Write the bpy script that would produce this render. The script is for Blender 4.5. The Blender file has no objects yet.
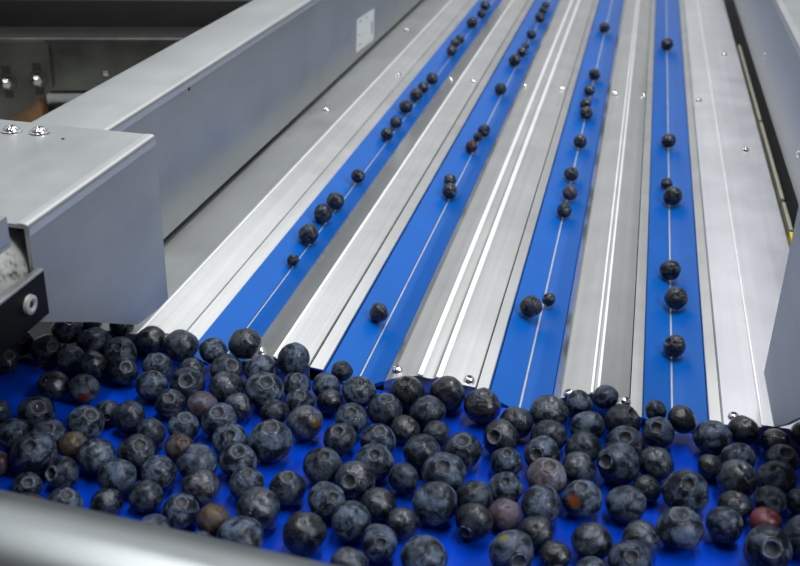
import bpy, bmesh, math, random
from mathutils import Vector, Matrix, noise as mnoise
random.seed(11)
scene = bpy.context.scene
COL = scene.collection
PI = math.pi

# ------------------------------------------------------------------ camera, world, lamps, exposure
CAM_H = 0.25
R = ((0.9751476831518484, 0.12031120576615417, -0.1860435696568855),
     (0.21995218358800567, -0.42485060556162313, 0.8781360941726462),
     (0.026608889087118337, -0.8972330671130084, -0.44075479611744806))
cam_data = bpy.data.cameras.new('camera')
cam_data.sensor_width = 36.0
cam_data.lens = 1050.0 / 800.0 * 36.0
cam_data.clip_start = 0.01
cam_data.dof.use_dof = True
cam_data.dof.focus_distance = 0.50
cam_data.dof.aperture_fstop = 18.0
cam = bpy.data.objects.new('camera', cam_data)
COL.objects.link(cam)
cam.matrix_world = Matrix(((R[0][0], -R[0][1], -R[0][2], 0.0),
                           (R[1][0], -R[1][1], -R[1][2], 0.0),
                           (R[2][0], -R[2][1], -R[2][2], CAM_H),
                           (0, 0, 0, 1)))
scene.camera = cam

world = bpy.data.worlds.new('hall'); scene.world = world
world.use_nodes = True
wt = world.node_tree; wt.nodes.clear()
wo = wt.nodes.new('ShaderNodeOutputWorld'); wb = wt.nodes.new('ShaderNodeBackground')
tc = wt.nodes.new('ShaderNodeTexCoord'); sx = wt.nodes.new('ShaderNodeSeparateXYZ')
rp = wt.nodes.new('ShaderNodeValToRGB'); mr = wt.nodes.new('ShaderNodeMapRange')
nz = wt.nodes.new('ShaderNodeTexNoise'); mx = wt.nodes.new('ShaderNodeMix'); mx.data_type = 'RGBA'; mx.blend_type = 'MULTIPLY'
nr = wt.nodes.new('ShaderNodeValToRGB')
nz.inputs['Scale'].default_value = 2.2; nz.inputs['Detail'].default_value = 2.0
nr.color_ramp.elements[0].position = 0.35; nr.color_ramp.elements[0].color = (.80, .81, .83, 1)
nr.color_ramp.elements[1].position = 0.65; nr.color_ramp.elements[1].color = (1.12, 1.12, 1.13, 1)
mr.inputs['From Min'].default_value = -1; mr.inputs['From Max'].default_value = 1
els = rp.color_ramp.elements
els[0].position = 0.0; els[0].color = (.02, .02, .022, 1)
els[1].position = 1.0; els[1].color = (.16, .165, .17, 1)
for p, v in ((.47, .06), (.505, .26), (.526, .40), (.587, .50), (.671, .60), (.711, .64), (.732, .72), (.745, 1.35), (.80, 1.5), (.85, .40)):
    c = (v * .985, v, v * 1.01, 1)
    e = els.new(p); e.color = c
wt.links.new(tc.outputs['Generated'], sx.inputs[0]); wt.links.new(sx.outputs['Z'], mr.inputs['Value'])
wt.links.new(mr.outputs[0], rp.inputs[0]); wt.links.new(tc.outputs['Generated'], nz.inputs['Vector'])
wt.links.new(nz.outputs[0], nr.inputs[0])
mx.inputs[0].default_value = 1.0
wt.links.new(rp.outputs[0], mx.inputs[6]); wt.links.new(nr.outputs[0], mx.inputs[7])
def az(axis, stops):
    m_ = wt.nodes.new('ShaderNodeMapRange'); m_.inputs['From Min'].default_value = -1; m_.inputs['From Max'].default_value = 1
    r_ = wt.nodes.new('ShaderNodeValToRGB'); wt.links.new(sx.outputs[axis], m_.inputs['Value']); wt.links.new(m_.outputs[0], r_.inputs[0])
    e_ = r_.color_ramp.elements; e_[0].position = stops[0][0]; e_[0].color = (stops[0][1],) * 3 + (1,); e_[1].position = stops[-1][0]; e_[1].color = (stops[-1][1],) * 3 + (1,)
    for p_, v_ in stops[1:-1]: q_ = e_.new(p_); q_.color = (v_, v_, v_, 1)
    return r_.outputs[0]
# the hall is darker to the sides and behind the photographer
src = mx.outputs[2]
for axis, stops in (('X', ((.10, .60), (.28, .98), (.55, 1.0), (.62, .95), (.72, .45))), ('Y', ((.35, .15), (.62, 1.0)))):
    mm = wt.nodes.new('ShaderNodeMix'); mm.data_type = 'RGBA'; mm.blend_type = 'MULTIPLY'; mm.inputs[0].default_value = 1
    wt.links.new(src, mm.inputs[6]); wt.links.new(az(axis, stops), mm.inputs[7]); src = mm.outputs[2]
wt.links.new(src, wb.inputs[0]); wb.inputs[1].default_value = 1.0
wt.links.new(wb.outputs[0], wo.inputs[0])

def area_lamp(name, loc, sx_, sy_, watts, target=None, col=(1, 1, 1)):
    l = bpy.data.lights.new(name, 'AREA'); l.shape = 'RECTANGLE'; l.size = sx_; l.size_y = sy_
    l.energy = watts; l.color = col
    o = bpy.data.objects.new(name, l); COL.objects.link(o); o.location = loc
    if target is not None:
        o.rotation_euler = (Vector(target) - Vector(loc)).to_track_quat('-Z', 'Y').to_euler()
    return o
# fluorescent battens of the packing hall, running along the conveyor
for lx, ly, w in ((-0.9, 0.5, 16), (0.15, 0.7, 38), (1.5, -0.1, 26)):
    area_lamp('batten_and_side_fill', (lx, ly, 2.0), 0.10, 1.8, w, None, (.96, .985, 1.0))

area_lamp('batten_and_side_fill', (1.7, -0.3, 1.35), 0.12, 1.2, 26, (-.1, .4, 0), (.96, .985, 1.0))  # added low side fill to reach berries under the left box, no real batten

scene.view_settings.view_transform = 'Standard'
scene.view_settings.look = 'None'
scene.view_settings.gamma = 1.0
scene.view_settings.use_curve_mapping = False
scene.view_settings.exposure = 0.0

# ------------------------------------------------------------------ helpers
def tag(o, label=None, cat=None, group=None, kind=None):
    if label: o['label'] = label
    if cat: o['category'] = cat
    if group: o['group'] = group
    if kind: o['kind'] = kind
    return o

def link_mesh(name, me, mat, parent=None, loc=None):
    o = bpy.data.objects.new(name, me); COL.objects.link(o)
    if mat is not None and not me.materials: me.materials.append(mat)
    if parent is not None: o.parent = parent
    if loc is not None: o.location = loc
    return o

def mesh_obj(name, bm, mat, parent=None, loc=None, smooth=35):
    me = bpy.data.meshes.new(name)
    bmesh.ops.recalc_face_normals(bm, faces=bm.faces)
    bm.to_mesh(me); bm.free()
    if smooth:
        for p in me.polygons: p.use_smooth = True
        me.set_sharp_from_angle(angle=math.radians(smooth))
    return link_mesh(name, me, mat, parent, loc)

def empty(name, loc=(0, 0, 0)):
    o = bpy.data.objects.new(name, None); COL.objects.link(o); o.location = loc; o.empty_display_size = .01
    return o

def add_box(bm, x0, x1, y0, y1, z0, z1, bevel=0.0, seg=3, mat=None):
    vs = [bm.verts.new((x, y, z)) for x in (x0, x1) for y in (y0, y1) for z in (z0, z1)]
    f = [(0, 1, 3, 2), (4, 6, 7, 5), (0, 4, 5, 1), (2, 3, 7, 6), (0, 2, 6, 4), (1, 5, 7, 3)]
    fs = [bm.faces.new([vs[i] for i in q]) for q in f]
    if bevel > 0:
        es = list({e for q in fs for e in q.edges})
        bmesh.ops.bevel(bm, geom=es, offset=bevel, segments=seg, profile=.5, affect='EDGES')
    if mat is not None: bm.transform(mat)

def fillet(pts, seg=5):
    """pts: (x, z, r) -> polyline with rounded corners"""
    out = []
    for i, (x, z, r) in enumerate(pts):
        if r <= 0 or i == 0 or i == len(pts) - 1:
            out.append(Vector((x, z))); continue
        p = Vector((x, z)); a = Vector(pts[i-1][:2]); b = Vector(pts[i+1][:2])
        da = (a - p); db = (b - p); la = da.length; lb = db.length; da.normalize(); db.normalize()
        t = min(r, la * .45, lb * .45)
        p0 = p + da * t; p1 = p + db * t
        for k in range(seg + 1):
            s = k / seg
            out.append(p0 * (1 - s) ** 2 + p * 2 * s * (1 - s) + p1 * s ** 2)
    return out

def front_skirt(bm, pts, y, zlow):
    pl = fillet([p for p in pts if p[1] > zlow]); 
    f = [bm.verts.new((p.x, y, p.y - .0004)) for p in pl] + [bm.verts.new((pl[-1].x, y, zlow)), bm.verts.new((pl[0].x, y, zlow))]
    g = [bm.verts.new((v.co.x, y + .0008, v.co.z)) for v in f]
    bm.faces.new(f); bm.faces.new(g[::-1])
    for i in range(len(f)): bm.faces.new((f[i], g[i], g[(i+1) % len(f)], f[(i+1) % len(f)]))

def sheet(bm, pts, y0, y1, th=0.0010, ny=1):
    """a bent metal sheet: profile (x, z, r) extruded along y; thickness below the profile"""
    pl = fillet(pts); n = len(pl); nor = []
    for i in range(n):
        a = pl[max(i-1, 0)]; b = pl[min(i+1, n-1)]; d = (b - a).normalized(); nor.append(Vector((-d.y, d.x)))
    rows = []
    for k in range(ny + 1):
        y = y0 + (y1 - y0) * k / ny
        top = [bm.verts.new((p.x, y, p.y)) for p in pl]
        bot = [bm.verts.new((p.x - m.x * th, y, p.y - m.y * th)) for p, m in zip(pl, nor)]
        rows.append((top, bot))
    for k in range(ny):
        (t0, b0), (t1, b1) = rows[k], rows[k+1]
        for i in range(n - 1):
            bm.faces.new((t0[i], t0[i+1], t1[i+1], t1[i])); bm.faces.new((b0[i], b1[i], b1[i+1], b0[i+1]))
        bm.faces.new((t0[0], t1[0], b1[0], b0[0])); bm.faces.new((t0[-1], b0[-1], b1[-1], t1[-1]))
    for t, b, flip in ((rows[0][0], rows[0][1], 0), (rows[-1][0], rows[-1][1], 1)):
        for i in range(n - 1):
            bm.faces.new((t[i], b[i], b[i+1], t[i+1]))

def lathe(bm, prof, seg=24, M=None):
    rings = []
    for r, z in prof:
        if r < 1e-7: rings.append([bm.verts.new((0, 0, z))])
        else: rings.append([bm.verts.new((r*math.cos(2*PI*k/seg), r*math.sin(2*PI*k/seg), z)) for k in range(seg)])
    for a, b in zip(rings, rings[1:]):
        for k in range(seg):
            k2 = (k + 1) % seg
            if len(a) == 1 and len(b) == 1: continue
            if len(a) == 1: bm.faces.new((a[0], b[k], b[k2]))
            elif len(b) == 1: bm.faces.new((a[k], a[k2], b[0]))
            else: bm.faces.new((a[k], a[k2], b[k2], b[k]))
    if M is not None: bmesh.ops.transform(bm, matrix=M, verts=[v for q in rings for v in q])

def tube(bm, a, b, r, seg=32, cap=0.0):
    a = Vector(a); b = Vector(b); L = (b - a).length
    M = Matrix.Translation(a) @ (b - a).to_track_quat('Z', 'Y').to_matrix().to_4x4()
    prof = [(0, 0)]
    if cap > 0:
        for k in range(6): t = k / 5 * PI / 2; prof.append((r - cap + cap*math.sin(t), cap - cap*math.cos(t)))
        for k in range(6): t = k / 5 * PI / 2; prof.append((r - cap + cap*math.cos(t), L - cap + cap*math.sin(t)))
    else: prof += [(r, 0), (r, L)]
    prof.append((0, L)); lathe(bm, prof, seg, M)

# ------------------------------------------------------------------ materials
def nodes_mat(name):
    m = bpy.data.materials.new(name); m.use_nodes = True
    nt = m.node_tree; return m, nt, nt.nodes['Principled BSDF']

def N(nt, kind, **kw):
    n = nt.nodes.new(kind)
    for k, v in kw.items():
        if k in n.inputs: n.inputs[k].default_value = v
        else: setattr(n, k, v)
    return n

def ramp(nt, src, stops):
    r = nt.nodes.new('ShaderNodeValToRGB'); e = r.color_ramp.elements
    e[0].position, e[0].color = stops[0][0], (*stops[0][1], 1); e[1].position, e[1].color = stops[-1][0], (*stops[-1][1], 1)
    for p, c in stops[1:-1]: q = e.new(p); q.color = (*c, 1)
    nt.links.new(src, r.inputs[0]); return r.outputs[0]

def steel(name, col=(.56, .57, .58), rough=.34, var=.10, streak=(260, 2.5, 260), smudge=.10, bump=.02, metal=1.0):
    m, nt, b = nodes_mat(name)
    t = N(nt, 'ShaderNodeTexCoord'); mp = N(nt, 'ShaderNodeMapping'); mp.inputs['Scale'].default_value = streak
    nt.links.new(t.outputs['Object'], mp.inputs[0])
    n1 = N(nt, 'ShaderNodeTexNoise', Scale=1.0, Detail=3.0); nt.links.new(mp.outputs[0], n1.inputs['Vector'])
    n2 = N(nt, 'ShaderNodeTexNoise', Scale=22.0, Detail=4.0, Roughness=.6); nt.links.new(t.outputs['Object'], n2.inputs['Vector'])
    lo = tuple(max(0, c * (1 - var)) for c in col); hi = tuple(min(1, c * (1 + var)) for c in col)
    c1 = ramp(nt, n1.outputs[0], ((.3, lo), (.7, hi)))
    c2 = ramp(nt, n2.outputs[0], ((.36, (1 - smudge,) * 3), (.62, (1, 1, 1))))
    mul = N(nt, 'ShaderNodeMix', data_type='RGBA', blend_type='MULTIPLY'); mul.inputs[0].default_value = 1
    nt.links.new(c1, mul.inputs[6]); nt.links.new(c2, mul.inputs[7]); nt.links.new(mul.outputs[2], b.inputs['Base Color'])
    rr = N(nt, 'ShaderNodeMapRange'); rr.inputs['To Min'].default_value = rough * .75; rr.inputs['To Max'].default_value = rough * 1.3
    nt.links.new(n2.outputs[0], rr.inputs['Value']); nt.links.new(rr.outputs[0], b.inputs['Roughness'])
    b.inputs['Metallic'].default_value = metal
    if bump:
        bp = N(nt, 'ShaderNodeBump', Strength=bump, Distance=.0004); nt.links.new(n1.outputs[0], bp.inputs['Height'])
        nt.links.new(bp.outputs[0], b.inputs['Normal'])
    return m

def plain(name, col, rough=.5, metal=0.0, var=.12, scale=60, spec=.5):
    m, nt, b = nodes_mat(name)
    t = N(nt, 'ShaderNodeTexCoord'); n = N(nt, 'ShaderNodeTexNoise', Scale=scale, Detail=3.0)
    nt.links.new(t.outputs['Object'], n.inputs['Vector'])
    c = ramp(nt, n.outputs[0], ((.3, tuple(x * (1 - var) for x in col)), (.7, tuple(min(1, x * (1 + var)) for x in col))))
    nt.links.new(c, b.inputs['Base Color']); b.inputs['Roughness'].default_value = rough; b.inputs['Metallic'].default_value = metal
    b.inputs['Specular IOR Level'].default_value = spec
    return m

M_cover = steel('brushed_cover_steel', (.60, .605, .60), .20, .07, metal=.84)
M_lip = steel('lip_steel', (.68, .685, .68), .22, .05)
M_plate = steel('satin_side_plate', (.69, .69, .725), .42, .04, smudge=.06)
M_rail = steel('satin_rail_steel', (.47, .49, .495), .38, .04, (60, 1.2, 14), .08, .008)
M_box = steel('satin_box_steel', (.43, .45, .455), .44, .04, (90, 4, 90), .10, .01)
M_guard = steel('dull_end_steel', (.48, .50, .52), .55, .04, (90, 4, 90), .10, .01)
M_ridge_highlight = steel('ridge_highlight_steel', (.95, .95, .95), .24, .02, (200, 2, 200), .04, 0, .6)  # near-white strips that paint highlight lines onto the divider ridges
M_edge_highlight = steel('edge_highlight_steel', (.62, .635, .64), .34, .03, (60, 2, 60), .04, 0)  # paler strips that paint the highlight along rail and left box edges
M_flange = steel('blasted_flange_steel', (.40, .41, .405), .50, .04, (120, 3, 120), .05, .01, .8)
M_bar = steel('polished_bar_steel', (.30, .32, .325), .34, .04, (3, 200, 200), .05, .005)
M_screw = steel('screw_steel', (.75, .75, .76), .16, .05, (300, 300, 300), .05, 0)
M_dark = steel('dark_machine_steel', (.085, .085, .075), .48, .20, (30, 6, 30), .35, .03)
M_darker = plain('oily_dark_steel', (.012, .012, .011), .55, .4)
M_bolt = steel('worn_bolt_steel', (.40, .39, .36), .30, .15, (300, 300, 300), .3, 0)
M_black = plain('black_plastic_and_shade', (.0015, .0015, .0015), .5, 0, .2, 60, .08)
M_socket = plain('socket_shadow_steel', (.02, .02, .022), .5, .6)
M_enamel = None
M_belt = plain('blue_lane_belt', (.000, .078, .34), .36, 0, .06, 25, .22)
M_infeed = plain('blue_infeed_belt', (.000, .034, .36), .30, 0, .08, 18, .14)
M_cord = plain('grey_guide_rod', (.42, .46, .52), .35, .4)
M_bed = plain('dark_bed_plate', (.030, .032, .034), .6, .5)
M_floor = plain('hall_concrete', (.10, .10, .10), .8, 0, .2, 3)
M_orange = plain('bronze_block', (.16, .075, .02), .55, 0, .3, 80)
M_pale = plain('pale_grey_panel', (.70, .72, .72), .45, .2)
M_tan = plain('tan_seal_strip', (.30, .29, .22), .5)
M_yellow = plain('yellow_tag', (.70, .55, .03), .5)
M_sticker = plain('white_sticker', (.50, .52, .52), .5, 0, .06, 120)
M_print = plain('grey_print', (.20, .21, .22), .6)
M_washer = plain('pale_bolt_ring', (.36, .36, .35), .4, .4)

def speckled():
    m, nt, b = nodes_mat('speckled_white_enamel')
    t = N(nt, 'ShaderNodeTexCoord'); n = N(nt, 'ShaderNodeTexNoise', Scale=420.0, Detail=3.0, Roughness=.6)
    n2 = N(nt, 'ShaderNodeTexNoise', Scale=45.0, Detail=2.0)
    nt.links.new(t.outputs['Object'], n.inputs['Vector']); nt.links.new(t.outputs['Object'], n2.inputs['Vector'])
    ad = N(nt, 'ShaderNodeMath', operation='ADD'); nt.links.new(n.outputs[0], ad.inputs[0]); nt.links.new(n2.outputs[0], ad.inputs[1])
    c = ramp(nt, ad.outputs[0], ((.72, (.02, .02, .02)), (.86, (.20, .20, .19)), (1.05, (.30, .30, .29))))
    nt.links.new(c, b.inputs['Base Color']); b.inputs['Roughness'].default_value = .4
    return m
M_enamel = speckled()

def skin(name, wet=False, patches=()):
    """blueberry skin: tint and bloom amount come from the object's own colour; patches = ((local dir), angular size, colour)"""
    m, nt, b = nodes_mat(name)
    L = nt.links
    t = N(nt, 'ShaderNodeTexCoord'); oi = N(nt, 'ShaderNodeObjectInfo')
    mul = N(nt, 'ShaderNodeMath', operation='MULTIPLY'); mul.inputs[1].default_value = 37.0; L.new(oi.outputs['Random'], mul.inputs[0])
    cb = N(nt, 'ShaderNodeCombineXYZ'); L.new(mul.outputs[0], cb.inputs[0]); L.new(mul.outputs[0], cb.inputs[1])
    add = N(nt, 'ShaderNodeVectorMath', operation='ADD'); L.new(t.outputs['Object'], add.inputs[0]); L.new(cb.outputs[0], add.inputs[1])
    n1 = N(nt, 'ShaderNodeTexNoise', Scale=1.7, Detail=5.0, Roughness=.62, Distortion=.6); L.new(add.outputs[0], n1.inputs['Vector'])
    n2 = N(nt, 'ShaderNodeTexNoise', Scale=9.0, Detail=4.0, Roughness=.7, Distortion=1.2); L.new(add.outputs[0], n2.inputs['Vector'])
    r1 = N(nt, 'ShaderNodeMapRange'); r1.inputs['From Min'].default_value = .42; r1.inputs['From Max'].default_value = .62; L.new(n1.outputs[0], r1.inputs['Value'])
    r2 = N(nt, 'ShaderNodeMapRange'); r2.inputs['From Min'].default_value = .36; r2.inputs['From Max'].default_value = .62; r2.inputs['To Min'].default_value = .18
    L.new(n2.outputs[0], r2.inputs['Value'])
    a1 = N(nt, 'ShaderNodeMath', operation='MULTIPLY'); L.new(r1.outputs[0], a1.inputs[0]); L.new(r2.outputs[0], a1.inputs[1])
    a2 = N(nt, 'ShaderNodeMath', operation='MULTIPLY', use_clamp=True); L.new(a1.outputs[0], a2.inputs[0]); L.new(oi.outputs['Alpha'], a2.inputs[1])
    blo = N(nt, 'ShaderNodeMix', data_type='RGBA', blend_type='ADD'); blo.inputs[0].default_value = 1
    blo.inputs[6].default_value = (.066, .090, .132, 1); L.new(oi.outputs['Color'], blo.inputs[7])
    mixc = N(nt, 'ShaderNodeMix', data_type='RGBA'); L.new(a2.outputs[0], mixc.inputs[0]); L.new(oi.outputs['Color'], mixc.inputs[6]); L.new(blo.outputs[2], mixc.inputs[7])
    col = mixc.outputs[2]
    nrm = N(nt, 'ShaderNodeVectorMath', operation='NORMALIZE'); L.new(t.outputs['Object'], nrm.inputs[0])
    for d, size, pc in patches:
        ds = N(nt, 'ShaderNodeVectorMath', operation='DISTANCE'); ds.inputs[1].default_value = d; L.new(nrm.outputs[0], ds.inputs[0])
        wob = N(nt, 'ShaderNodeMath', operation='MULTIPLY_ADD'); wob.inputs[1].default_value = .5; L.new(n2.outputs[0], wob.inputs[0]); L.new(ds.outputs['Value'], wob.inputs[2])
        mk = N(nt, 'ShaderNodeMapRange'); mk.inputs['From Min'].default_value = size + .32; mk.inputs['From Max'].default_value = size + .18
        L.new(wob.outputs[0], mk.inputs['Value'])
        q = N(nt, 'ShaderNodeMix', data_type='RGBA'); L.new(mk.outputs[0], q.inputs[0]); L.new(col, q.inputs[6]); q.inputs[7].default_value = (*pc, 1)
        col = q.outputs[2]
    L.new(col, b.inputs['Base Color'])
    ro = N(nt, 'ShaderNodeMapRange'); ro.inputs['To Min'].default_value = .24 if wet else .34; ro.inputs['To Max'].default_value = .62
    L.new(a2.outputs[0], ro.inputs['Value']); L.new(ro.outputs[0], b.inputs['Roughness'])
    b.inputs['Specular IOR Level'].default_value = .08
    b.inputs['Coat IOR'].default_value = 1.42 if wet else 1.4
    b.inputs['Coat Weight'].default_value = .85 if wet else .30
    b.inputs['Coat Roughness'].default_value = .03 if wet else .10
    n3 = N(nt, 'ShaderNodeTexNoise', Scale=4.2 if wet else 3.2, Detail=5.0, Roughness=.62, Distortion=1.2); L.new(add.outputs[0], n3.inputs['Vector'])
    bp = N(nt, 'ShaderNodeBump', Strength=.6 if wet else .5, Distance=.0004); L.new(n3.outputs[0], bp.inputs['Height'])
    L.new(bp.outputs[0], b.inputs['Normal'])
    n5 = N(nt, 'ShaderNodeTexNoise', Scale=4.5, Detail=2.0, Roughness=.5, Distortion=.8); L.new(add.outputs[0], n5.inputs['Vector'])
    b5 = N(nt, 'ShaderNodeBump', Strength=.35 if wet else .3, Distance=.00020); L.new(n5.outputs[0], b5.inputs['Height']); L.new(bp.outputs[0], b5.inputs['Normal'])
    L.new(b5.outputs[0], b.inputs['Coat Normal'])
    if wet:
        n4 = N(nt, 'ShaderNodeTexVoronoi', Scale=4.5); L.new(add.outputs[0], n4.inputs['Vector'])
        rr = N(nt, 'ShaderNodeMapRange'); rr.inputs['From Min'].default_value = .12; rr.inputs['From Max'].default_value = .28; rr.inputs['To Min'].default_value = 1; rr.inputs['To Max'].default_value = 0
        L.new(n4.outputs['Distance'], rr.inputs['Value'])
        b2 = N(nt, 'ShaderNodeBump', Strength=.8, Distance=.0004); L.new(rr.outputs[0], b2.inputs['Height']); L.new(b5.outputs[0], b2.inputs['Normal'])
        L.new(b2.outputs[0], b.inputs['Coat Normal'])
    return m
def crown_skin():
    m, nt, b = nodes_mat('blueberry_crown')
    t = N(nt, 'ShaderNodeTexCoord'); sp = N(nt, 'ShaderNodeSeparateXYZ'); nt.links.new(t.outputs['Object'], sp.inputs[0])
    cb = N(nt, 'ShaderNodeCombineXYZ'); nt.links.new(sp.outputs[0], cb.inputs[0]); nt.links.new(sp.outputs[1], cb.inputs[1])
    ln = N(nt, 'ShaderNodeVectorMath', operation='LENGTH'); nt.links.new(cb.outputs[0], ln.inputs[0])
    n = N(nt, 'ShaderNodeTexNoise', Scale=7.0, Detail=3.0); nt.links.new(t.outputs['Object'], n.inputs['Vector'])
    ad = N(nt, 'ShaderNodeMath', operation='MULTIPLY_ADD'); ad.inputs[1].default_value = .12; nt.links.new(n.outputs[0], ad.inputs[0]); nt.links.new(ln.outputs['Value'], ad.inputs[2])
    c = ramp(nt, ad.outputs[0], ((.06, (.018, .017, .016)), (.20, (.007, .007, .008)), (.30, (.016, .018, .022)), (.40, (.055, .064, .080)), (.52, (.024, .030, .042))))
    oi = N(nt, 'ShaderNodeObjectInfo'); mu = N(nt, 'ShaderNodeMix', data_type='RGBA', blend_type='ADD'); mu.inputs[0].default_value = .8
    nt.links.new(c, mu.inputs[6]); nt.links.new(oi.outputs['Color'], mu.inputs[7]); nt.links.new(mu.outputs[2], b.inputs['Base Color'])
    b.inputs['Roughness'].default_value = .55; b.inputs['Specular IOR Level'].default_value = .3
    return m
M_crown = crown_skin()
M_skin = skin('blueberry_skin'); M_wet = skin('wet_blueberry_skin', True)

# ------------------------------------------------------------------ the setting
bm = bmesh.new(); add_box(bm, -6, 6, -4, 8, -.92, -.90)
tag(mesh_obj('floor', bm, M_floor, smooth=0), kind='structure')

# ------------------------------------------------------------------ machine bed and belts
Y0, Y1 = .400, 1.62
bm = bmesh.new(); add_box(bm, -.30, .17, .05, Y1, -.034, -.022, .001)
tag(mesh_obj('machine_bed', bm, M_bed), 'dark steel bed plate underneath the blue belts and steel covers', 'machine bed')

# infeed belt: one wide blue belt with shallow lengthwise ridges
pts = []
ridges = (-.248, -.172, -.105, -.0405, .0462)
xs = sorted({round(-.272 + .002 * i, 4) for i in range(0, 196)})
bm = bmesh.new()
def belt_z(x):
    return -.005 - .0006 + .0006 * max([math.exp(-((x - r) / .0022) ** 2) for r in ridges])
ra = [bm.verts.new((x, .06, belt_z(x))) for x in xs]; rb = [bm.verts.new((x, .3985, belt_z(x))) for x in xs]
ca = [bm.verts.new((x, .06, -.009)) for x in xs]; cb_ = [bm.verts.new((x, .3985, -.009)) for x in xs]
for i in range(len(xs) - 1):
    bm.faces.new((ra[i], ra[i+1], rb[i+1], rb[i])); bm.faces.new((ca[i], cb_[i], cb_[i+1], ca[i+1]))
    bm.faces.new((ra[i], ca[i], ca[i+1], ra[i+1])); bm.faces.new((rb[i], rb[i+1], cb_[i+1], cb_[i]))
bm.faces.new((ra[0], rb[0], cb_[0], ca[0])); bm.faces.new((ra[-1], ca[-1], cb_[-1], rb[-1]))
tag(mesh_obj('infeed_belt', bm, M_infeed), 'wide deep blue infeed belt lying under the piled blueberries', 'conveyor belt')

LANES = ((-.1862, -.1722, -.1582, 'leftmost'), (-.1190, -.1049, -.0913, 'second'), (-.0424, -.0287, -.0150, 'third'), (.0254, .0386, .0527, 'rightmost'))
LNAME = ('leftmost blue lane', 'second blue lane from left', 'third blue lane from left', 'rightmost blue lane')
LBL = ('leftmost narrow blue V-shaped belt lane, beside the broad left steel plate',
       'second narrow blue V-shaped belt lane from the left',
       'third narrow blue V-shaped belt lane from the left',
       'rightmost narrow blue V-shaped belt lane, beside the right steel plate')
ZE, ZC = -.0015, -.0072
for (a, c, b, nm), lb in zip(LANES, LBL):
    e = tag(empty('belt_lane', (c, Y0, -.0115)), lb, 'conveyor lane', 'blue sorting lanes')
    for pf in (((a, ZE), (c - .0006, ZC)), ((c + .0006, ZC), (c + .0050, ZC + .0010), (b, ZE))):
        bm = bmesh.new(); sheet(bm, [(q[0] - c, q[1] + .0115, .002) for q in pf], 0, Y1 - Y0, .0018)
        mesh_obj('belt', bm, M_belt, e)
    bm = bmesh.new(); tube(bm, (0, .0005, .0030), (0, Y1 - Y0 - .001, .0030), .0010, 12)
    tag(mesh_obj('guide_rod', bm, M_cord, e), 'thin grey rod showing in the gap between the two belts')

# ------------------------------------------------------------------ steel covers between the lanes
def screw(parent, x, y, z, tilt=0.0, s=1.0):
    M = Matrix.Translation((x, y, z)) @ Matrix.Rotation(tilt, 4, 'Y')
    bm = bmesh.new()
    lathe(bm, [(0, .0017*s), (.0011*s, .0017*s), (.0012*s, .00195*s), (.0017*s, .0018*s), (.0022*s, .0012*s), (.00255*s, .0003*s), (.0026*s, 0), (0, -.0002*s)], 20, M)
    o = mesh_obj('screw', bm, M_screw, parent, smooth=50)
    bm = bmesh.new(); lathe(bm, [(0, .00172*s), (.00112*s, .00172*s), (.00112*s, .0010*s), (0, .0010*s)], 6, M)
    mesh_obj('hex_socket', bm, M_socket, o, smooth=0)

def prof_z(pts, x):
    for (a, za, _), (b, zb, _) in zip(pts, pts[1:]):
        if a <= x <= b and b > a: return za + (zb - za) * (x - a) / (b - a), -math.atan2(zb - za, b - a)
    return pts[-1][1], 0
ROWS = (.4100, .9173)
def cover(name, label, pts, strip, mat, screws, extra=(), ridge_highlights=(), flange=None, fscrews=()):
    root = tag(empty(name, (0, Y0, 0)), label, 'steel cover', 'steel covers between the lanes')
    bm = bmesh.new(); sheet(bm, pts, 0, Y1 - Y0); front_skirt(bm, pts, .0002, -.0095)
    mesh_obj('cover_sheet', bm, mat, root)
    if strip:
        bm = bmesh.new(); sheet(bm, strip, 0, Y1 - Y0); mesh_obj('edge_strip', bm, M_lip, root)
    if flange:
        bm = bmesh.new(); sheet(bm, flange, 0, Y1 - Y0); front_skirt(bm, flange, .0002, -.0095); mesh_obj('flange', bm, M_flange, root)
        for x, y in fscrews:
            z, t = prof_z(flange, x); q = 1 - (z + .001) / CAM_H; screw(root, x, y * q - Y0, z + .0001, t)
    for b0, b1, tilt in ridge_highlights:
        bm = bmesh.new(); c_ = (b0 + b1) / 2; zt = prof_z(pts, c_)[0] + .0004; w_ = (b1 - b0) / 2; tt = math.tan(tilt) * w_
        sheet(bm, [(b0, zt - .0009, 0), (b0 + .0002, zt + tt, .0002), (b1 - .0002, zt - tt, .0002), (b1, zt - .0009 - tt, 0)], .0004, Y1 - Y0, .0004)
        mesh_obj('ridge_highlight', bm, M_ridge_highlight, root)
    for x, y in [(x, y) for x in screws for y in ROWS] + list(extra):
        z, t = prof_z(pts, x); q = 1 - (z + .001) / CAM_H; screw(root, x, y * q - Y0, z + .0001, t)
    return root
h = lambda z: 1 - z / .25
cover('side_cover', 'bright left steel cover plate sloping down to the leftmost blue lane',
      [(-.2120, .0040, 0), (-.2115, .0050, .0004), (-.1944, .0004, 0), (-.1940, -.0004, 0)],
      [(-.1937, .0000, 0), (-.1860, -.0016, .0006), (-.1856, -.0090, 0)], M_cover, (-.1992,), (), ((-.2124, -.2106, .12),), [(-.2445, -.012, 0), (-.2440, .0046, .0012), (-.2116, .0050, 0)], ((-.2283, .7935), (-.2283, 1.0963)))
cover('divider_cover', 'ridged steel divider between the leftmost and second blue lanes',
      [(-.1586, -.0088, 0), (-.1583, -.0016, .0006), (-.1445, .0026, .0008), (-.1434, .0028, .0006), (-.1410, .0024, .0010), (-.1268, .0016, 0), (-.1264, .0004, 0)],
      [(-.1260, .0006, 0), (-.1196, .0000, .0006), (-.1193, -.0090, 0)], M_cover, (-.1530, -.1310), (), ((-.1442, -.1424, .24),))
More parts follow.
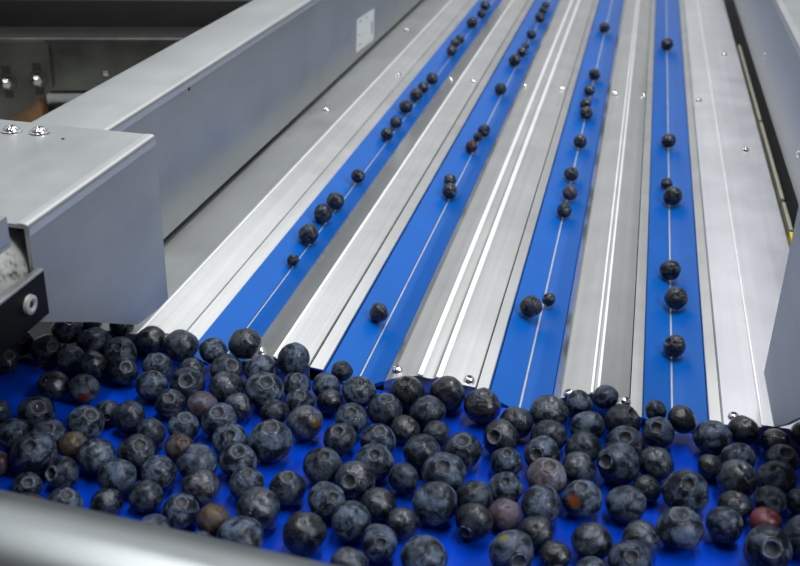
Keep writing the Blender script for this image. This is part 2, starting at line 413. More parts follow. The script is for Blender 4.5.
cover('divider_cover', 'steel divider with two bright parallel ridges between second and third lanes',
      [(-.0911, -.0088, 0), (-.0908, -.0016, .0006), (-.0874, .0004, .0008), (-.0752, .0040, .0008), (-.0742, .0042, .0006), (-.0716, .0034, .0008), (-.0684, .0034, .0006), (-.0668, .0042, .0006), (-.0660, .0042, .0006), (-.0632, .0034, .0008), (-.0595, .0028, .0015), (-.0490, .0020, 0), (-.0486, .0010, 0)],
      [(-.0483, .0010, 0), (-.0430, .0004, .0006), (-.0426, -.0090, 0)], M_cover, (-.0862, -.0525), (), ((-.0756, -.0728, .12), (-.0672, -.0642, .12)))
cover('divider_cover', 'steel divider with a thin double ridge between third and rightmost lanes',
      [(-.0148, -.0088, 0), (-.0145, -.0010, .0006), (-.0112, .0026, .0010), (.0020, .0072, .0006), (.0028, .0070, .0005), (.0037, .0066, .0005), (.0045, .0072, .0006), (.0052, .0072, .0006), (.0186, .0012, 0), (.0190, -.0002, 0)],
      [(.0193, -.0002, 0), (.0250, -.0014, .0006), (.0253, -.0090, 0)], M_cover, (-.0075, .0170), (), ((.0013, .0028, .0), (.0040, .0056, .0)))
cover('side_cover', 'broad right steel side plate with an upstanding fold beside the rightmost lane',
      [(.0584, -.0004, 0), (.0590, .0010, 0), (.0742, .0022, .0012), (.0752, .0034, .0008), (.0768, .0034, .0008), (.1065, .0030, .0014), (.1072, -.0120, 0)],
      [(.0529, -.0088, 0), (.0532, -.0010, .0006), (.0581, .0004, 0)], M_plate, (.0632,), ((.0925, .791), (.0925, 1.0963)), ((.0740, .0754, -.1),))

# ------------------------------------------------------------------ side rails, end boxes
rl = tag(empty('side_rail', (-.262, Y0, .008)), 'long tall grey steel side rail left of the lanes, with white sticker', 'side rail', 'steel side rails')
bm = bmesh.new(); add_box(bm, -.284 + .262, -.240 + .262, .002, Y1 - Y0, 0, .0816, .0045, 5); mesh_obj('rail_body', bm, M_rail, rl)
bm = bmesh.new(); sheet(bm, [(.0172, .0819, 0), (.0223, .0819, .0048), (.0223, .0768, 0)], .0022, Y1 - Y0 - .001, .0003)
mesh_obj('edge_highlight', bm, M_edge_highlight, rl)
bm = bmesh.new()
lx = -.2398 + .262
q = [(lx, .9118 - Y0, .0175 - .008), (lx, .9760 - Y0, .0152 - .008), (lx, .9780 - Y0, .0445 - .008), (lx, .9140 - Y0, .0466 - .008)]
va = [bm.verts.new(p) for p in q]; vb = [bm.verts.new((p[0] - .0003, p[1], p[2])) for p in q]
bm.faces.new(va); bm.faces.new(vb[::-1])
for i in range(4): bm.faces.new((va[i], vb[i], vb[(i+1) % 4], va[(i+1) % 4]))
stk = tag(mesh_obj('sticker', bm, M_sticker, rl, smooth=0), 'small white paper sticker with faint grey print')
bm = bmesh.new()
add_box(bm, lx - .0001, lx + .0002, .967 - Y0, .9715 - Y0, .0150, .0265)
for yy, zz, w in ((.922, .0355, .008), (.945, .0345, .007), (.920, .024, .004), (.922, .015, .006)):
    add_box(bm, lx - .0001, lx + .0002, yy - Y0, yy + w - Y0, zz - .0012, zz)
mesh_obj('print', bm, M_print, stk, smooth=0)
bm = bmesh.new(); lathe(bm, [(0, .0002), (.0011, .0002), (.0011, -.0004), (0, -.0004)], 12, Matrix.Translation((lx - .0001, .5417 - Y0, .0756)) @ Matrix.Rotation(PI/2, 4, 'Y'))
mesh_obj('drilled_hole', bm, M_socket, rl, smooth=0)

rr_ = tag(empty('side_rail', (.137, Y0, .008)), 'tall grey steel side rail right of the lanes, at the right edge', 'side rail', 'steel side rails')
bm = bmesh.new(); add_box(bm, .1147 - .137, .160 - .137, .022, Y1 - Y0, 0, .0758, .0045, 5); mesh_obj('rail_body', bm, M_rail, rr_)
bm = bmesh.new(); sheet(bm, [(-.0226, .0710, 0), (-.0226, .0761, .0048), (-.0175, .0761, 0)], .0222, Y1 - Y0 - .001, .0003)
mesh_obj('edge_highlight', bm, M_edge_highlight, rr_)
for yy, zz in ((.942, .0365), (.6852, .0335)):
    bm = bmesh.new(); lathe(bm, [(0, .0016), (.0018, .0014), (.0026, .0004), (.0026, -.0002), (0, -.0002)], 16,
                            Matrix.Translation((.1147 - .137, yy - Y0, zz - .008)) @ Matrix.Rotation(-PI/2, 4, 'Y'))
    mesh_obj('rivet', bm, M_screw, rr_)

ss = bmesh.new()
for a, b in ((.64, .688), (.694, .87), (.876, 1.15)): add_box(ss, .1105, .1130, a, b, -.0218, -.001, .0004)
tag(mesh_obj('seal_strip', ss, M_tan), 'thin tan sealing strip in the gap beside the right rail', 'seal strip')
bm = bmesh.new(); add_box(bm, .1100, .1135, .606, .636, -.0218, -.001, .0004)
tag(mesh_obj('warning_tag', bm, M_yellow), 'small yellow tag in the gap beside the right rail', 'tag')

# left end box: a folded sheet cover, open towards the pile
bx = tag(empty('end_box', (-.245, .36, .02)), 'big satin steel box cover over the near end of left rail', 'box cover', 'rail end covers')
bm = bmesh.new()
sheet(bm, [(-.289 + .245, .004, 0), (-.289 + .245, .080, .0022), (-.2015 + .245, .080, .0042), (-.2015 + .245, .0756, 0)], .308 - .36, .415 - .36, .0015)
P = [(.415, .0956), (.415, .018), (.404, .018)] + [(0.3817, 0.0211), (0.3423, 0.0432), (0.3074, 0.0613)] + [(.308, .062), (.308, .0956)]
fa = [bm.verts.new((.0435, y - .36, z - .02)) for y, z in P]; fb = [bm.verts.new((.0420, y - .36, z - .02)) for y, z in P]
bm.faces.new(fa); bm.faces.new(fb[::-1])
for i in range(len(P)): bm.faces.new((fa[i], fa[(i+1) % len(P)], fb[(i+1) % len(P)], fb[i]))
mesh_obj('box_shell', bm, M_box, bx)
bm = bmesh.new(); add_box(bm, -.2865 + .245, -.2845 + .245, .10 - .36, .308 - .36, .0, .0640, .0004); mesh_obj('shade_backdrop', bm, M_black, bx)  # black sheet added as a backdrop for the dark box interior
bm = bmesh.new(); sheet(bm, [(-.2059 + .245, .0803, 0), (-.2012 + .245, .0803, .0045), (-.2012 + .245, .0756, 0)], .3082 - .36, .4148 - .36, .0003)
mesh_obj('edge_highlight', bm, M_edge_highlight, bx)
for px, py in ((-.2514, .4035), (-.2640, .4017)):
    bm = bmesh.new(); s = 1.25
    lathe(bm, [(0, .0013), (.0012, .0013), (.0015, .0022), (.0024, .0019), (.0033, .0010), (.0036, .0005), (.0048, .0004), (.0049, 0), (0, -.0002)], 24, Matrix.Translation((px + .245, py - .36, .0801)))
    mesh_obj('dome_screw', bm, M_screw, bx)
bm = bmesh.new(); lathe(bm, [(0, .0002), (.0007, .0002), (.0007, 0), (0, 0)], 10, Matrix.Translation((-.237 + .245, .398 - .36, .0801)))
mesh_obj('drilled_hole', bm, M_socket, bx, smooth=0)

bm = bmesh.new(); add_box(bm, -.2830, -.2790, .10, .398, -.0215, .0150, .0006)  # black sheet put where there is only shade below the left box
tag(mesh_obj('shade_sheet', bm, M_black), 'black sheet standing in for the shade at the left edge behind the pile', 'shade sheet')
bx2 = tag(empty('end_box', (.11, .397, .018)), 'dark bluish steel end cover at the right edge above the pile', 'box cover', 'rail end covers')
bm = bmesh.new()
sheet(bm, [(.074 - .11, .0776, 0), (.074 - .11, .082, .0042), (.168 - .11, .082, .0022), (.168 - .11, .002, 0)], .310 - .397, .419 - .397, .0015)
P = [(.419, .0956), (.419, .018)] + [(0.3738, 0.0193), (0.3539, 0.0336), (0.3319, 0.0512)] + [(.310, .066), (.310, .0956)]
fa = [bm.verts.new((.074 - .11, y - .397, z - .018)) for y, z in P]; fb = [bm.verts.new((.0755 - .11, y - .397, z - .018)) for y, z in P]
bm.faces.new(fa); bm.faces.new(fb[::-1])
for i in range(len(P)): bm.faces.new((fa[i], fa[(i+1) % len(P)], fb[(i+1) % len(P)], fb[i]))
mesh_obj('box_shell', bm, M_guard, bx2)

# roller tube inside the left box, its bracket and the black bearing plate
bm = bmesh.new(); tube(bm, (-.2222, .12, .0775), (-.2222, .390, .0775), .0190, 40, .006)
tag(mesh_obj('roller_tube', bm, M_enamel), 'speckled white round tube running into the open left box', 'roller')
br = bmesh.new(); add_box(br, -.2350, -.2010, .18, .2960, .0968, .0985, .0004); add_box(br, -.2030, -.2010, .18, .2960, .0985, .1085, .0004)
tag(mesh_obj('bracket', br, M_rail), 'small grey steel bracket lying on the white tube at left edge', 'bracket')
bp_ = tag(empty('bearing_plate', (-.1995, .21, .018)), 'black plastic bearing plate at the left edge with a ringed bolt', 'bearing plate')
bm = bmesh.new()
add_box(bm, -.0012, .0012, -.09, .0997, .0462, .0646, .0006); mesh_obj('plate', bm, M_black, bp_)
bm = bmesh.new(); add_box(bm, -.0014, .0014, -.0895, .0992, .0640, .0652, .0003); tag(mesh_obj('top_edge', bm, M_rail, bp_), 'thin worn grey top edge')
bm = bmesh.new(); lathe(bm, [(.0014, .0006), (.0014, .0011), (.0024, .0016), (.0036, .0012), (.0038, 0)], 24, Matrix.Translation((.0012, .2973 - .21, .0741 - .018)) @ Matrix.Rotation(PI/2, 4, 'Y'))
ring = tag(mesh_obj('bolt_ring', bm, M_washer, bp_), 'pale grey ring around the bolt hole')
bm = bmesh.new(); lathe(bm, [(0, .0008), (.0015, .0007), (.0015, -.0002), (0, -.0002)], 12, Matrix.Translation((.0012, .2973 - .21, .0741 - .018)) @ Matrix.Rotation(PI/2, 4, 'Y'))
mesh_obj('bolt_hole', bm, M_socket, ring, smooth=0)

# polished round guard bar in front
bm = bmesh.new(); rad = .020
A = Vector((-.230, .1995, .0515)); B = Vector((.06, .1805, .0515))
tube(bm, A, B, rad, 48, .004)
tag(mesh_obj('guard_bar', bm, M_bar), 'polished steel round guard bar blurred in the lower left corner', 'guard bar')

# ------------------------------------------------------------------ dark machinery behind the left rail
O = Vector((-.4916, .750, 0)); d = Vector((.1279, .044, 0)).normalized(); n = Vector((d.y, -d.x, 0))
FM = Matrix(((d.x, -n.x, 0, O.x), (d.y, -n.y, 0, O.y), (0, 0, 1, 0), (0, 0, 0, 1)))   # local x along beam, y away from camera
cb = empty('cross_beam', (0, 0, 0)); cb.matrix_world = FM
tag(cb, 'dark steel cross beam behind the left rail with two bolts', 'beam')
bm = bmesh.new(); add_box(bm, -.16, .200, 0, .040, .0035, .0472, .0020, 3); mesh_obj('beam_body', bm, M_dark, cb)
bm = bmesh.new(); add_box(bm, -.16, .200, .0035, .040, .0470, .0476, .0002); mesh_obj('top_flange', bm, M_darker, cb)
bm = bmesh.new()
P = [(-.16, .0455), (.034, .0455), (.0375, .042), (.0375, .0075), (.0345, .0035), (.028, .0000), (-.012, -.026), (-.16, -.120)]
fa = [bm.verts.new((x, -.005, z)) for x, z in P]; fb = [bm.verts.new((x, -.0001, z)) for x, z in P]
bm.faces.new(fa); bm.faces.new(fb[::-1])
for i in range(len(P)): bm.faces.new((fa[i], fa[(i+1) % len(P)], fb[(i+1) % len(P)], fb[i]))
gp = mesh_obj('end_plate', bm, M_dark, cb)
for x, z in ((.0025, .0127), (.0268, .0150)):
    Mx = Matrix.Translation((x, -.005, z)) @ Matrix.Rotation(PI/2, 4, 'X')
    bm = bmesh.new(); add_box(bm, x - .0035, x + .0035, -.0052, -.0049, z - .013, z + .013, 0)
    mesh_obj('slot', bm, M_darker, gp, smooth=0)
    bm = bmesh.new(); lathe(bm, [(0, .0012), (.0068, .0010), (.0072, .0002), (.0072, -.0002)], 24, Mx); bo = mesh_obj('bolt', bm, M_dark, gp)
    bm = bmesh.new(); lathe(bm, [(0, .0088), (.0022, .0086), (.0040, .0070), (.0046, .0060), (.0048, .0006), (0, .0006)], 6, Mx); mesh_obj('bolt_head', bm, M_bolt, bo, smooth=25)
bm = bmesh.new(); add_box(bm, .078, .082, -.0015, .0001, .0165, .0205, .0005); mesh_obj('rivet', bm, M_bolt, cb)
ub = empty('upper_beam', (0, 0, 0)); ub.matrix_world = FM
tag(ub, 'black oily upper beam set back above the cross beam', 'beam')
bm = bmesh.new(); add_box(bm, -.17, .200, .041, .085, .0020, .0705, .002); mesh_obj('beam_body', bm, M_darker, ub)
bm = bmesh.new(); add_box(bm, -.17, .205, .110, .135, -.0298, .125, .002); mesh_obj('back_panel', bm, M_dark, ub)
bm = bmesh.new(); add_box(bm, -.020, .024, .004, .030, -.0298, .0032, .001, mat=FM)
tag(mesh_obj('bearing_block', bm, M_orange), 'orange brown block under the bolted dark end plate', 'block')
bm = bmesh.new(); add_box(bm, -.70, -.302, .46, 1.05, -.034, -.030, .001)
tag(mesh_obj('side_table', bm, M_pale), 'pale grey panel beneath the dark cross beam', 'panel')

# ------------------------------------------------------------------ blueberries
CS = (.30, .38, .34, .27, .42)          # half-angle of the crown of each of five berry shapes
def berry_body(v):
    seed = v * 7 + 1; cs = CS[v]
    rnd = random.Random(seed); off = Vector((rnd.uniform(0, 50), rnd.uniform(0, 50), rnd.uniform(0, 50)))
    bm = bmesh.new(); seg, rows = 40, 30; ph0 = rnd.uniform(0, 6)
    def pt(phi, th):
        p = Vector((math.sin(phi) * math.cos(th), math.sin(phi) * math.sin(th), math.cos(phi)))
        s = 1 + .085 * mnoise.noise(p * 1.15 + off) + .022 * mnoise.noise(p * 3.2 + off) - .02
        s += .022 * math.cos(5 * th + ph0) * math.exp(-((phi - cs - .32) / .30) ** 2)
        q = p * s
        if phi < cs + .04:
            t = phi / (cs + .04); q.z -= .26 * (1 - t * t) ** 1.2
        q.z += .05 * math.exp(-((phi - cs - .08) / .12) ** 2)
        if phi > PI - .24: q.z += .10 * (1 - (PI - phi) / .24)
        return q * .975
    top = bm.verts.new(pt(0, 0)); rings = []
    for r in range(1, rows):
        phi = PI * (r / rows) ** 1.15
        rings.append([bm.verts.new(pt(phi, 2*PI*k/seg)) for k in range(seg)])
    bot = bm.verts.new(pt(PI, 0))
    for k in range(seg):
        bm.faces.new((top, rings[0][k], rings[0][(k+1) % seg])); bm.faces.new((bot, rings[-1][(k+1) % seg], rings[-1][k]))
    for a, b in zip(rings, rings[1:]):
        for k in range(seg): bm.faces.new((a[k], b[k], b[(k+1) % seg], a[(k+1) % seg]))
    me = bpy.data.meshes.new('blueberry'); bmesh.ops.recalc_face_normals(bm, faces=bm.faces); bm.to_mesh(me); bm.free()
    for p in me.polygons: p.use_smooth = True
    return me

def crown_mesh(v):
    seed = v * 3 + 2; rho = math.sin(CS[v]); zs = math.cos(CS[v]) * .985
    rnd = random.Random(seed); bm = bmesh.new(); seg = 40; ph = rnd.uniform(0, 6); fl = rnd.uniform(.5, 1.2); sink = rnd.choice((.05, .11, .15))
    prof = [(1.16, -.045, 0), (1.08, .005, .5), (1.0, .045, 1.0), (.90, .040, 1.0), (.80, -.02, .5), (.66, -.03 - sink * .6, 0), (.36, -.05 - sink, 0)]
    rings = []
    for r, z, l in prof:
        ring_ = []
        for k in range(seg):
            th = 2*PI*k/seg; lob = abs(math.cos(2.5 * th + ph)) ** .6
            j = 1 + .10 * mnoise.noise(Vector((math.cos(th)*1.6 + seed, math.sin(th)*1.6, r)))
            q = rho * (r + .14 * l * (lob - .6)) * j; zz = zs + z + l * .085 * fl * (lob - .6) + .03 * l * mnoise.noise(Vector((math.cos(th)*2, math.sin(th)*2, seed)))
            ring_.append(bm.verts.new((q*math.cos(th), q*math.sin(th), zz)))
        rings.append(ring_)
    c = bm.verts.new((0, 0, zs - .05 - sink + .01))
    for a, b in zip(rings, rings[1:]):
        for k in range(seg): bm.faces.new((a[k], a[(k+1) % seg], b[(k+1) % seg], b[k]))
    for k in range(seg): bm.faces.new((rings[-1][k], rings[-1][(k+1) % seg], c))
    me = bpy.data.meshes.new('crown'); bmesh.ops.recalc_face_normals(bm, faces=bm.faces); bm.to_mesh(me); bm.free()
    for p in me.polygons: p.use_smooth = True
    return me

BODY = {}; CROWN = []
for v in range(5):
    for key, mt in (('dry', M_skin), ('wet', M_wet)):
        me = berry_body(v)
        me.materials.append(mt); BODY[(v, key)] = me
for v in range(5):
    me = crown_mesh(v); me.materials.append(M_crown); CROWN.append(me)

# style: (tint rgb, bloom amount, mesh kind, words)
STYLE = {
 'd': ((.0024, .0032, .0060), .34, 'wet', 'dark glossy'),
 'w': ((.0026, .0036, .0066), .70, 'wet', 'wet dark'),
 'm': ((.0042, .0055, .0092), .72, 'dry', 'half-frosted dark'),
 'f': ((.0052, .0075, .0128), 1.30, 'dry', 'frosty blue-grey'),
 'p': ((.0300, .0200, .0280), .80, 'dry', 'dull purplish'),
 'q': ((.0480, .0350, .0420), 1.1, 'dry', 'pinkish-grey'),
 'v': ((.0400, .0270, .0320), .75, 'dry', 'mauve-grey'),
 'u': ((.0300, .0100, .0130), .60, 'dry', 'maroon-tinged'),
 'r': ((.0650, .0080, .0130), .12, 'wet', 'red unripe'),
 'b': ((.0280, .0170, .0110), .50, 'dry', 'brownish'),
 'n': ((.0200, .0120, .0090), .50, 'dry', 'brown-topped'),
 'k': ((.0080, .0095, .0140), .80, 'wet', 'brown-flecked dark'),
 'o': ((.0090, .0120, .0200), 1.4, 'dry', 'orange-scarred frosty'),
 'y': ((.0090, .0120, .0200), 1.3, 'dry', 'yellow-spotted frosty'),
 's': ((.0100, .0120, .0190), 1.4, 'dry', 'red-bellied frosty'),
}
PATCH = {'o': ((-.42, .12), .34, (.13, .036, .012)), 'y': ((-.35, -.62), .22, (.10, .10, .025)), 'k': ((.62, .05), .26, (.075, .035, .012)),
         's': ((-.05, .60), .42, (.075, .018, .014)), 'n': ((.30, -.40), .34, (.10, .045, .022)), 'b': ((-.2, -.6), .34, (.050, .038, .016))}
RM = Matrix(R)
CAMP = Vector((0, 0, CAM_H))
def view_dir(P, dx, dy):
    """world direction of the point seen at (dx, dy) radii from a berry's middle"""
    v = (P - CAMP).normalized(); right = Vector((R[0][0], R[1][0], R[2][0])); right = (right - v * right.dot(v)).normalized()
    down = v.cross(right)
    return (right * dx + down * dy - v * math.sqrt(max(0, 1 - dx*dx - dy*dy))).normalized()

count = [0]
def berry(P, rad, k, axis, st, crown, label, group):
    tint, bloom, kind, _ = STYLE[st]
    rnd = random.Random(count[0] * 13 + 5); v = count[0] % 5; count[0] += 1
    me = BODY[(v, kind)]
    rot = Vector(axis).to_track_quat('Z', 'Y').to_matrix() @ Matrix.Rotation(rnd.uniform(0, 6.28), 3, 'Z')
    if st in PATCH:
        (dx, dy), size, pc = PATCH[st]
        ld = rot.transposed() @ view_dir(P, dx, dy); ld.z /= 1.0
        me = me.copy(); me.materials.clear(); me.materials.append(skin('blueberry_skin_' + STYLE[st][3].replace(' ', '_').replace('-', '_'), kind == 'wet', (((ld.x, ld.y, ld.z), size, pc),)))
    o = bpy.data.objects.new('blueberry', me); COL.objects.link(o)
    o.matrix_world = Matrix.Translation(P) @ rot.to_4x4() @ Matrix.Diagonal((rad, rad, rad * k, 1))
    j = rnd.uniform(.85, 1.15)
    o.color = (tint[0]*j, tint[1]*j, tint[2]*j, bloom * rnd.uniform(.85, 1.15))
    tag(o, label, 'blueberry', group)
    if crown:
        c = bpy.data.objects.new('crown', CROWN[v]); COL.objects.link(c); c.parent = o
        cb2 = bloom * .8 + .30
        c.color = (tint[0]*1.3 + .004, tint[1]*1.3 + .004, tint[2]*1.3 + .003, min(cb2, 1.5) if st not in 'r' else .1)
    return o

ORD = ['first', 'second', 'third', 'fourth', 'fifth', 'sixth', 'seventh', 'eighth', 'ninth', 'tenth', 'eleventh', 'twelfth', 'thirteenth', 'fourteenth',
       'fifteenth', 'sixteenth', 'seventeenth', 'eighteenth', 'nineteenth', 'twentieth', 'twenty-first', 'twenty-second', 'twenty-third', 'twenty-fourth',
       'twenty-fifth', 'twenty-sixth', 'twenty-seventh', 'twenty-eighth', 'twenty-ninth', 'thirtieth']
# the pile on the infeed belt: x, y, z, radius (0.01 mm), squash (1/1000), crown axis (1/1000), style, crown seen
PILE = '''-26414 38368 172 707 886 599 -436 672 d 1
-26150 36800 107 663 867 531 -257 808 d 1
-24786 38003 216 733 922 750 -373 547 m 1
-24496 39427 520 734 858 -297 68 -953 f 0
-22923 39155 248 870 856 -121 5 -993 f 0
-23632 40311 550 500 898 138 65 -988 d 0
-22082 40314 722 623 897 981 -156 112 d 1
-20178 39470 649 717 941 162 160 -974 d 0
-23430 37678 141 687 919 385 133 -913 f 0
-22036 37153 245 749 900 -494 837 236 d 0
-21344 38540 253 819 882 127 -533 837 f 1
-20594 37258 160 704 866 569 -441 694 d 1
-22979 35374 140 711 863 -182 474 -861 d 0
-21556 35499 132 713 870 249 -226 942 s 1
-22465 33061 232 774 914 465 -381 799 w 1
-24256 33113 8 509 900 497 856 141 m 0
-20111 32890 256 802 912 553 -185 812 f 1
-19788 34172 49 550 918 350 -930 114 m 1
-18573 33767 246 746 900 430 903 -20 m 0
-19244 38015 164 692 952 232 -323 918 f 1
-18617 39353 627 848 890 2 203 -979 w 0
-17694 38241 94 631 936 235 133 -963 w 0
-17095 39450 527 679 904 -192 289 -938 f 0
-15646 39806 939 808 917 338 167 -926 d 0
-16081 38481 210 763 868 592 -318 741 m 1
-14585 38873 211 789 888 304 136 -943 f 0
-13191 39423 717 787 956 352 187 -917 f 0
-12664 38200 121 657 937 134 -346 929 f 1
-18782 36428 197 738 940 244 -76 967 f 1
-17260 36807 264 805 887 234 -690 685 m 1
-15518 37004 265 833 889 -500 11 -866 w 0
-13795 37147 299 895 858 278 -396 875 f 1
-17452 35352 131 696 860 193 -522 831 m 1
-16062 35574 118 700 880 -45 130 -990 p 0
-14896 34522 234 776 930 123 -436 892 f 1
-14566 35860 157 657 900 479 875 -73 w 0
-12922 35862 113 657 924 349 50 -936 m 0
-12125 36965 114 683 868 157 -436 886 f 1
-11350 35233 288 790 900 -484 865 -137 k 0
-11362 38431 132 663 931 -436 327 -838 f 0
-10950 39532 350 524 905 162 279 -946 m 0
-10863 37305 115 618 900 -417 886 203 d 0
-9808 38256 201 786 881 -259 153 -954 f 0
-7732 38632 284 825 947 -78 -249 965 d 1
-8345 37027 245 779 955 93 -37 995 m 1
-9588 36137 174 748 867 126 -478 869 f 1
-9673 34699 139 712 869 -79 -449 890 m 1
-8114 34892 183 768 876 157 -280 947 f 1
-7238 36092 101 669 876 -411 40 -911 d 0
-6573 37477 223 810 879 331 9 -943 m 0
-5914 36222 63 607 891 -510 225 -830 m 0
-6165 34404 257 806 926 -424 41 -905 m 0
-12272 33515 362 928 924 120 -229 966 f 1
-5955 38928 332 833 900 467 882 -66 d 0
-4344 38414 273 856 903 42 -60 997 d 1
-2745 37635 200 753 894 208 529 -823 d 0
-3242 36243 271 795 898 -343 -755 560 d 1
-1490 38675 260 877 862 -129 94 -987 w 0
-254 39474 459 607 912 -542 126 -831 f 0
820 39861 730 569 918 198 94 -976 f 0
1620 38788 262 823 891 503 -233 833 m 1
3117 38492 175 709 920 -208 -595 776 f 1
2977 39644 528 480 955 -288 215 -933 f 0
4095 39414 408 670 863 -564 43 -824 d 0
5340 38621 234 810 903 -69 170 -983 f 0
6637 39364 325 681 932 -23 360 -933 d 0
6307 37422 175 726 926 -217 22 -976 f 0
7924 39121 98 620 955 -295 349 -889 d 0
9051 39501 500 591 951 13 268 -963 d 0
8059 37809 155 698 921 77 -457 886 f 1
7683 36365 210 806 860 214 314 -925 f 0
6151 35818 282 821 950 -140 179 -974 w 0
5205 36783 16 556 910 -434 7 -901 d 0
4151 34327 362 919 917 -1 -495 869 f 1
3032 36173 210 756 937 11 212 -977 w 0
2706 34620 46 600 876 -408 294 -864 d 0
1809 37166 243 815 872 -97 -540 836 f 1
1547 35540 394 911 904 -634 -629 450 f 1
214 38032 235 775 930 497 34 -867 f 0
120 36506 191 751 902 146 394 -907 m 0
21 35031 173 736 888 168 440 -882 w 0
-1325 37024 197 782 888 145 24 -989 m 0
-1481 35531 255 781 861 -264 -819 509 f 1
-2822 34858 106 668 902 51 -230 972 f 1
-4634 34961 234 820 887 -14 -253 967 m 1
-5050 33096 365 927 903 60 -542 838 f 1
-1142 33987 298 830 958 123 -257 959 q 1
304 33103 233 793 917 -99 -285 953 o 1
1956 33252 187 795 850 246 159 -956 f 0
-22650 31594 149 703 921 86 146 -986 f 0
-21237 31858 175 727 893 366 -422 829 f 1
-19929 31472 101 633 928 168 508 -845 b 0
-18625 30917 208 787 898 -99 113 -989 f 0
-20878 30214 408 938 954 206 -521 828 f 1
-19368 29628 170 681 929 -362 -792 492 m 1
-22209 29784 12 513 900 -427 884 -188 u 0
-20344 28703 29 581 864 388 -419 821 w 1
-18387 27938 142 724 867 346 -130 929 f 1
-17196 29849 235 773 950 64 173 -983 f 0
-16975 28471 98 628 941 440 56 -896 w 0
-17096 31459 260 831 889 354 -299 886 w 1
-15726 29212 111 670 910 73 79 -994 m 0
-15821 30595 184 710 957 -227 310 -923 f 0
-17337 33146 114 636 953 -483 214 -849 m 0
-16176 33798 160 695 941 291 -236 927 f 1
-15748 32412 96 646 873 528 -305 793 n 1
-14616 31537 222 816 878 -63 229 -971 f 0
-13900 30135 197 754 915 -19 331 -943 w 0
-13948 33333 198 765 864 247 -520 818 f 1
-13120 32048 230 762 950 176 -318 931 f 1
-12302 30782 159 739 889 105 -123 987 f 1
-11313 29339 299 858 900 -469 269 -841 w 0
-14087 28681 149 712 896 223 -312 923 f 1
-12731 28505 123 650 951 -387 3 -922 b 0
-11362 27584 322 894 908 340 40 -940 f 0
-12739 27309 -16 544 870 293 -256 921 m 1
-14594 27449 95 640 850 56 -710 702 f 1
-10706 30936 191 735 938 98 -192 976 w 1
-9797 32580 224 821 869 190 -245 951 m 1
-9272 28520 254 821 902 -63 393 -917 d 0
-9034 30497 219 760 886 553 -450 701 f 1
-7833 29607 223 777 907 -466 168 -869 f 0
-8311 31863 297 832 862 -98 -816 569 w 1
-7869 33356 249 801 912 111 -494 862 f 1
-7121 30907 142 706 877 -82 484 -871 d 0
-6569 28727 178 705 906 267 -718 642 f 1
-6031 30131 93 632 912 33 543 -839 d 0
-4846 28285 267 840 899 -285 242 -927 f 0
-7287 27300 160 719 906 -123 326 -937 w 0
-6563 32715 152 653 900 451 879 -152 m 0
-5063 31283 334 891 908 389 387 -836 f 0
-3696 32137 200 734 952 169 135 -976 m 0
-3472 30728 228 728 899 -342 -933 -112 d 1
-2612 33086 145 702 896 -13 -449 893 f 1
-2437 31582 88 642 893 -180 411 -893 v 0
-1180 32329 248 827 897 63 264 -963 f 0
-1175 30840 109 671 863 92 545 -833 d 0
-1885 29233 338 843 921 403 -870 282 y 1
-417 29825 31 594 890 -3 179 -984 d 0
809 30733 193 767 901 -4 155 -988 w 0
2174 29899 275 801 947 12 -616 788 f 1
941 29146 70 651 868 -113 198 -974 f 0
-241 28764 -51 480 928 324 13 -946 v 0
2538 31397 145 717 896 -95 120 -988 w 0
3934 32163 286 878 890 -180 -134 974 f 1
5530 32911 212 718 900 444 849 -285 f 0
6953 31716 334 873 886 27 -768 639 f 1
7090 33567 91 642 919 -137 10 -991 r 0
7364 34903 121 639 958 133 548 -826 f 0
6017 34337 85 677 862 -12 122 -992 d 0
8557 35269 65 602 936 -22 174 -985 m 0
8423 32833 322 889 896 431 270 -861 f 0
-19579 27690 -32 511 878 323 440 -838 b 0
-17305 27413 -60 480 913 -47 144 -988 m 0'''
ZONES = ((-.215, 'left box'), (-.184, 'left cover plate'), (-.158, 'leftmost lane'), (-.117, 'leftmost divider'), (-.0925, 'second lane'),
         (-.0425, 'middle divider'), (-.0155, 'third lane'), (.0255, 'right divider'), (.052, 'rightmost lane'), (9, 'right side plate'))
rows_ = []
for ln in PILE.strip().splitlines():
    f = ln.split(); x, y, z, rad = (int(q) * 1e-5 for q in f[:4]); k = int(f[4]) * 1e-3; ax = Vector([int(q) * 1e-3 for q in f[5:8]])
    P_ = Vector((x, y, z)); s = CAM_H / (CAM_H - z)
    zone = next(zn for lim, zn in ZONES if x * s < lim)
    rows_.append([P_, rad, k, ax.normalized(), f[8], f[9] == '1', zone])
for zone in {r[6] for r in rows_}:
    for i, r in enumerate(sorted((q for q in rows_ if q[6] == zone), key=lambda q: -q[0].y)): r.append(i)
for P_, rad, k, ax, st, cr, zone, i in rows_:
    words = STYLE[st][3]
    vis = (ax.dot((CAMP - P_).normalized()))
    cw = ', crown ' + ('upward' if ax.z > .8 else 'facing forward' if vis > .75 else 'sideways') if cr else ''
    lab = f'{words} blueberry{cw}, {ORD[i]} from the plate ends below the {zone}'
    berry(P_, rad, k, ax, st, cr, lab, 'blueberries piled on the infeed belt')

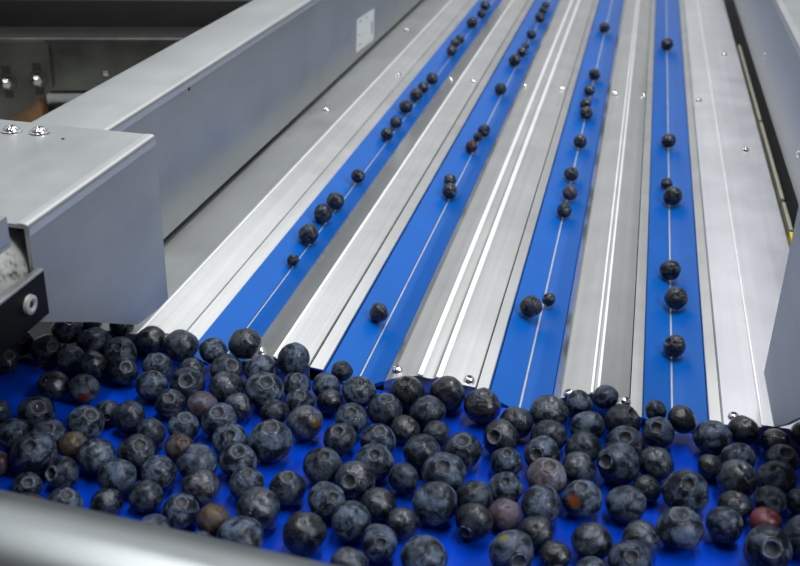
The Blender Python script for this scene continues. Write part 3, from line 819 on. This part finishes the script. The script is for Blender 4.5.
# single berries riding in the lanes: lane, x, y, z, radius
LANE = '''0 -17258 125266 -32 621
0 -16877 120028 36 541
0 -17227 115436 -7 633
0 -17202 107548 -121 518
0 -17366 105491 -96 535
0 -17097 101962 -24 568
0 -16897 90950 72 582
0 -17194 88418 -110 525
0 -17310 85996 -75 577
0 -17330 82101 -22 617
0 -17248 78072 -124 533
0 -17242 74973 -140 515
0 -16950 65186 -27 510
0 -17162 60344 -25 592
0 -17329 58094 -17 622
0 -17237 54797 11 653
0 -17190 51621 -292 355
1 -10376 128067 -82 538
1 -10391 125286 -132 498
1 -10241 120243 69 621
1 -10299 111833 -28 556
1 -10332 106971 -177 433
1 -10347 104001 -60 546
1 -10610 100224 6 625
1 -10592 90021 -85 548
1 -10193 77756 -39 503
1 -10501 76827 -300 384
1 -10563 74051 -167 483
1 -10816 66454 -107 442
1 -10444 64401 -102 547
1 -10847 46172 -7 523
2 -2922 117890 -13 630
2 -2852 97664 -83 579
2 -2973 92139 -102 529
2 -3021 87669 -83 527
2 -2813 85084 -93 555
2 -2777 77423 -83 549
2 -2882 70157 -128 540
2 -2693 66299 -67 532
2 -2800 63270 -152 496
2 -3350 48654 158 621
2 -2570 50372 -174 385
3 3748 111848 69 672
3 3767 79528 -27 592
3 3605 70186 -134 429
3 3981 67385 38 661
3 3756 55598 -7 606
3 4025 51988 32 639
3 3913 46792 -70 588'''
lr = [[int(q) for q in ln.split()] for ln in LANE.strip().splitlines()]
for lane in range(4):
    row = sorted((r for r in lr if r[0] == lane), key=lambda r: r[2])
    for i, (l, x, y, z, rad) in enumerate(row):
        P_ = Vector((x, y, z)) * 1e-5; rnd = random.Random(lane * 100 + i)
        st = 'd' if rnd.random() < .7 else 'm'
        cr = rnd.random() < .4
        ax = view_dir(P_, rnd.uniform(-.6, .6), rnd.uniform(-.7, .1)) if cr else Vector((rnd.uniform(-.5, .5), rnd.uniform(.2, 1), rnd.uniform(-.6, -.1))).normalized()
        st = {(1, 3): 'u', (2, 3): 'p'}.get((lane, i), st)
        words = {'d': 'dark', 'm': 'half-frosted', 'u': 'reddish', 'p': 'dull purplish'}[st]
        berry(P_, rad * 1e-5, .90, ax, st, cr, f'{words} blueberry riding the {LNAME[lane]}, {ORD[i]} up from the pile', 'blueberries riding in the lanes')
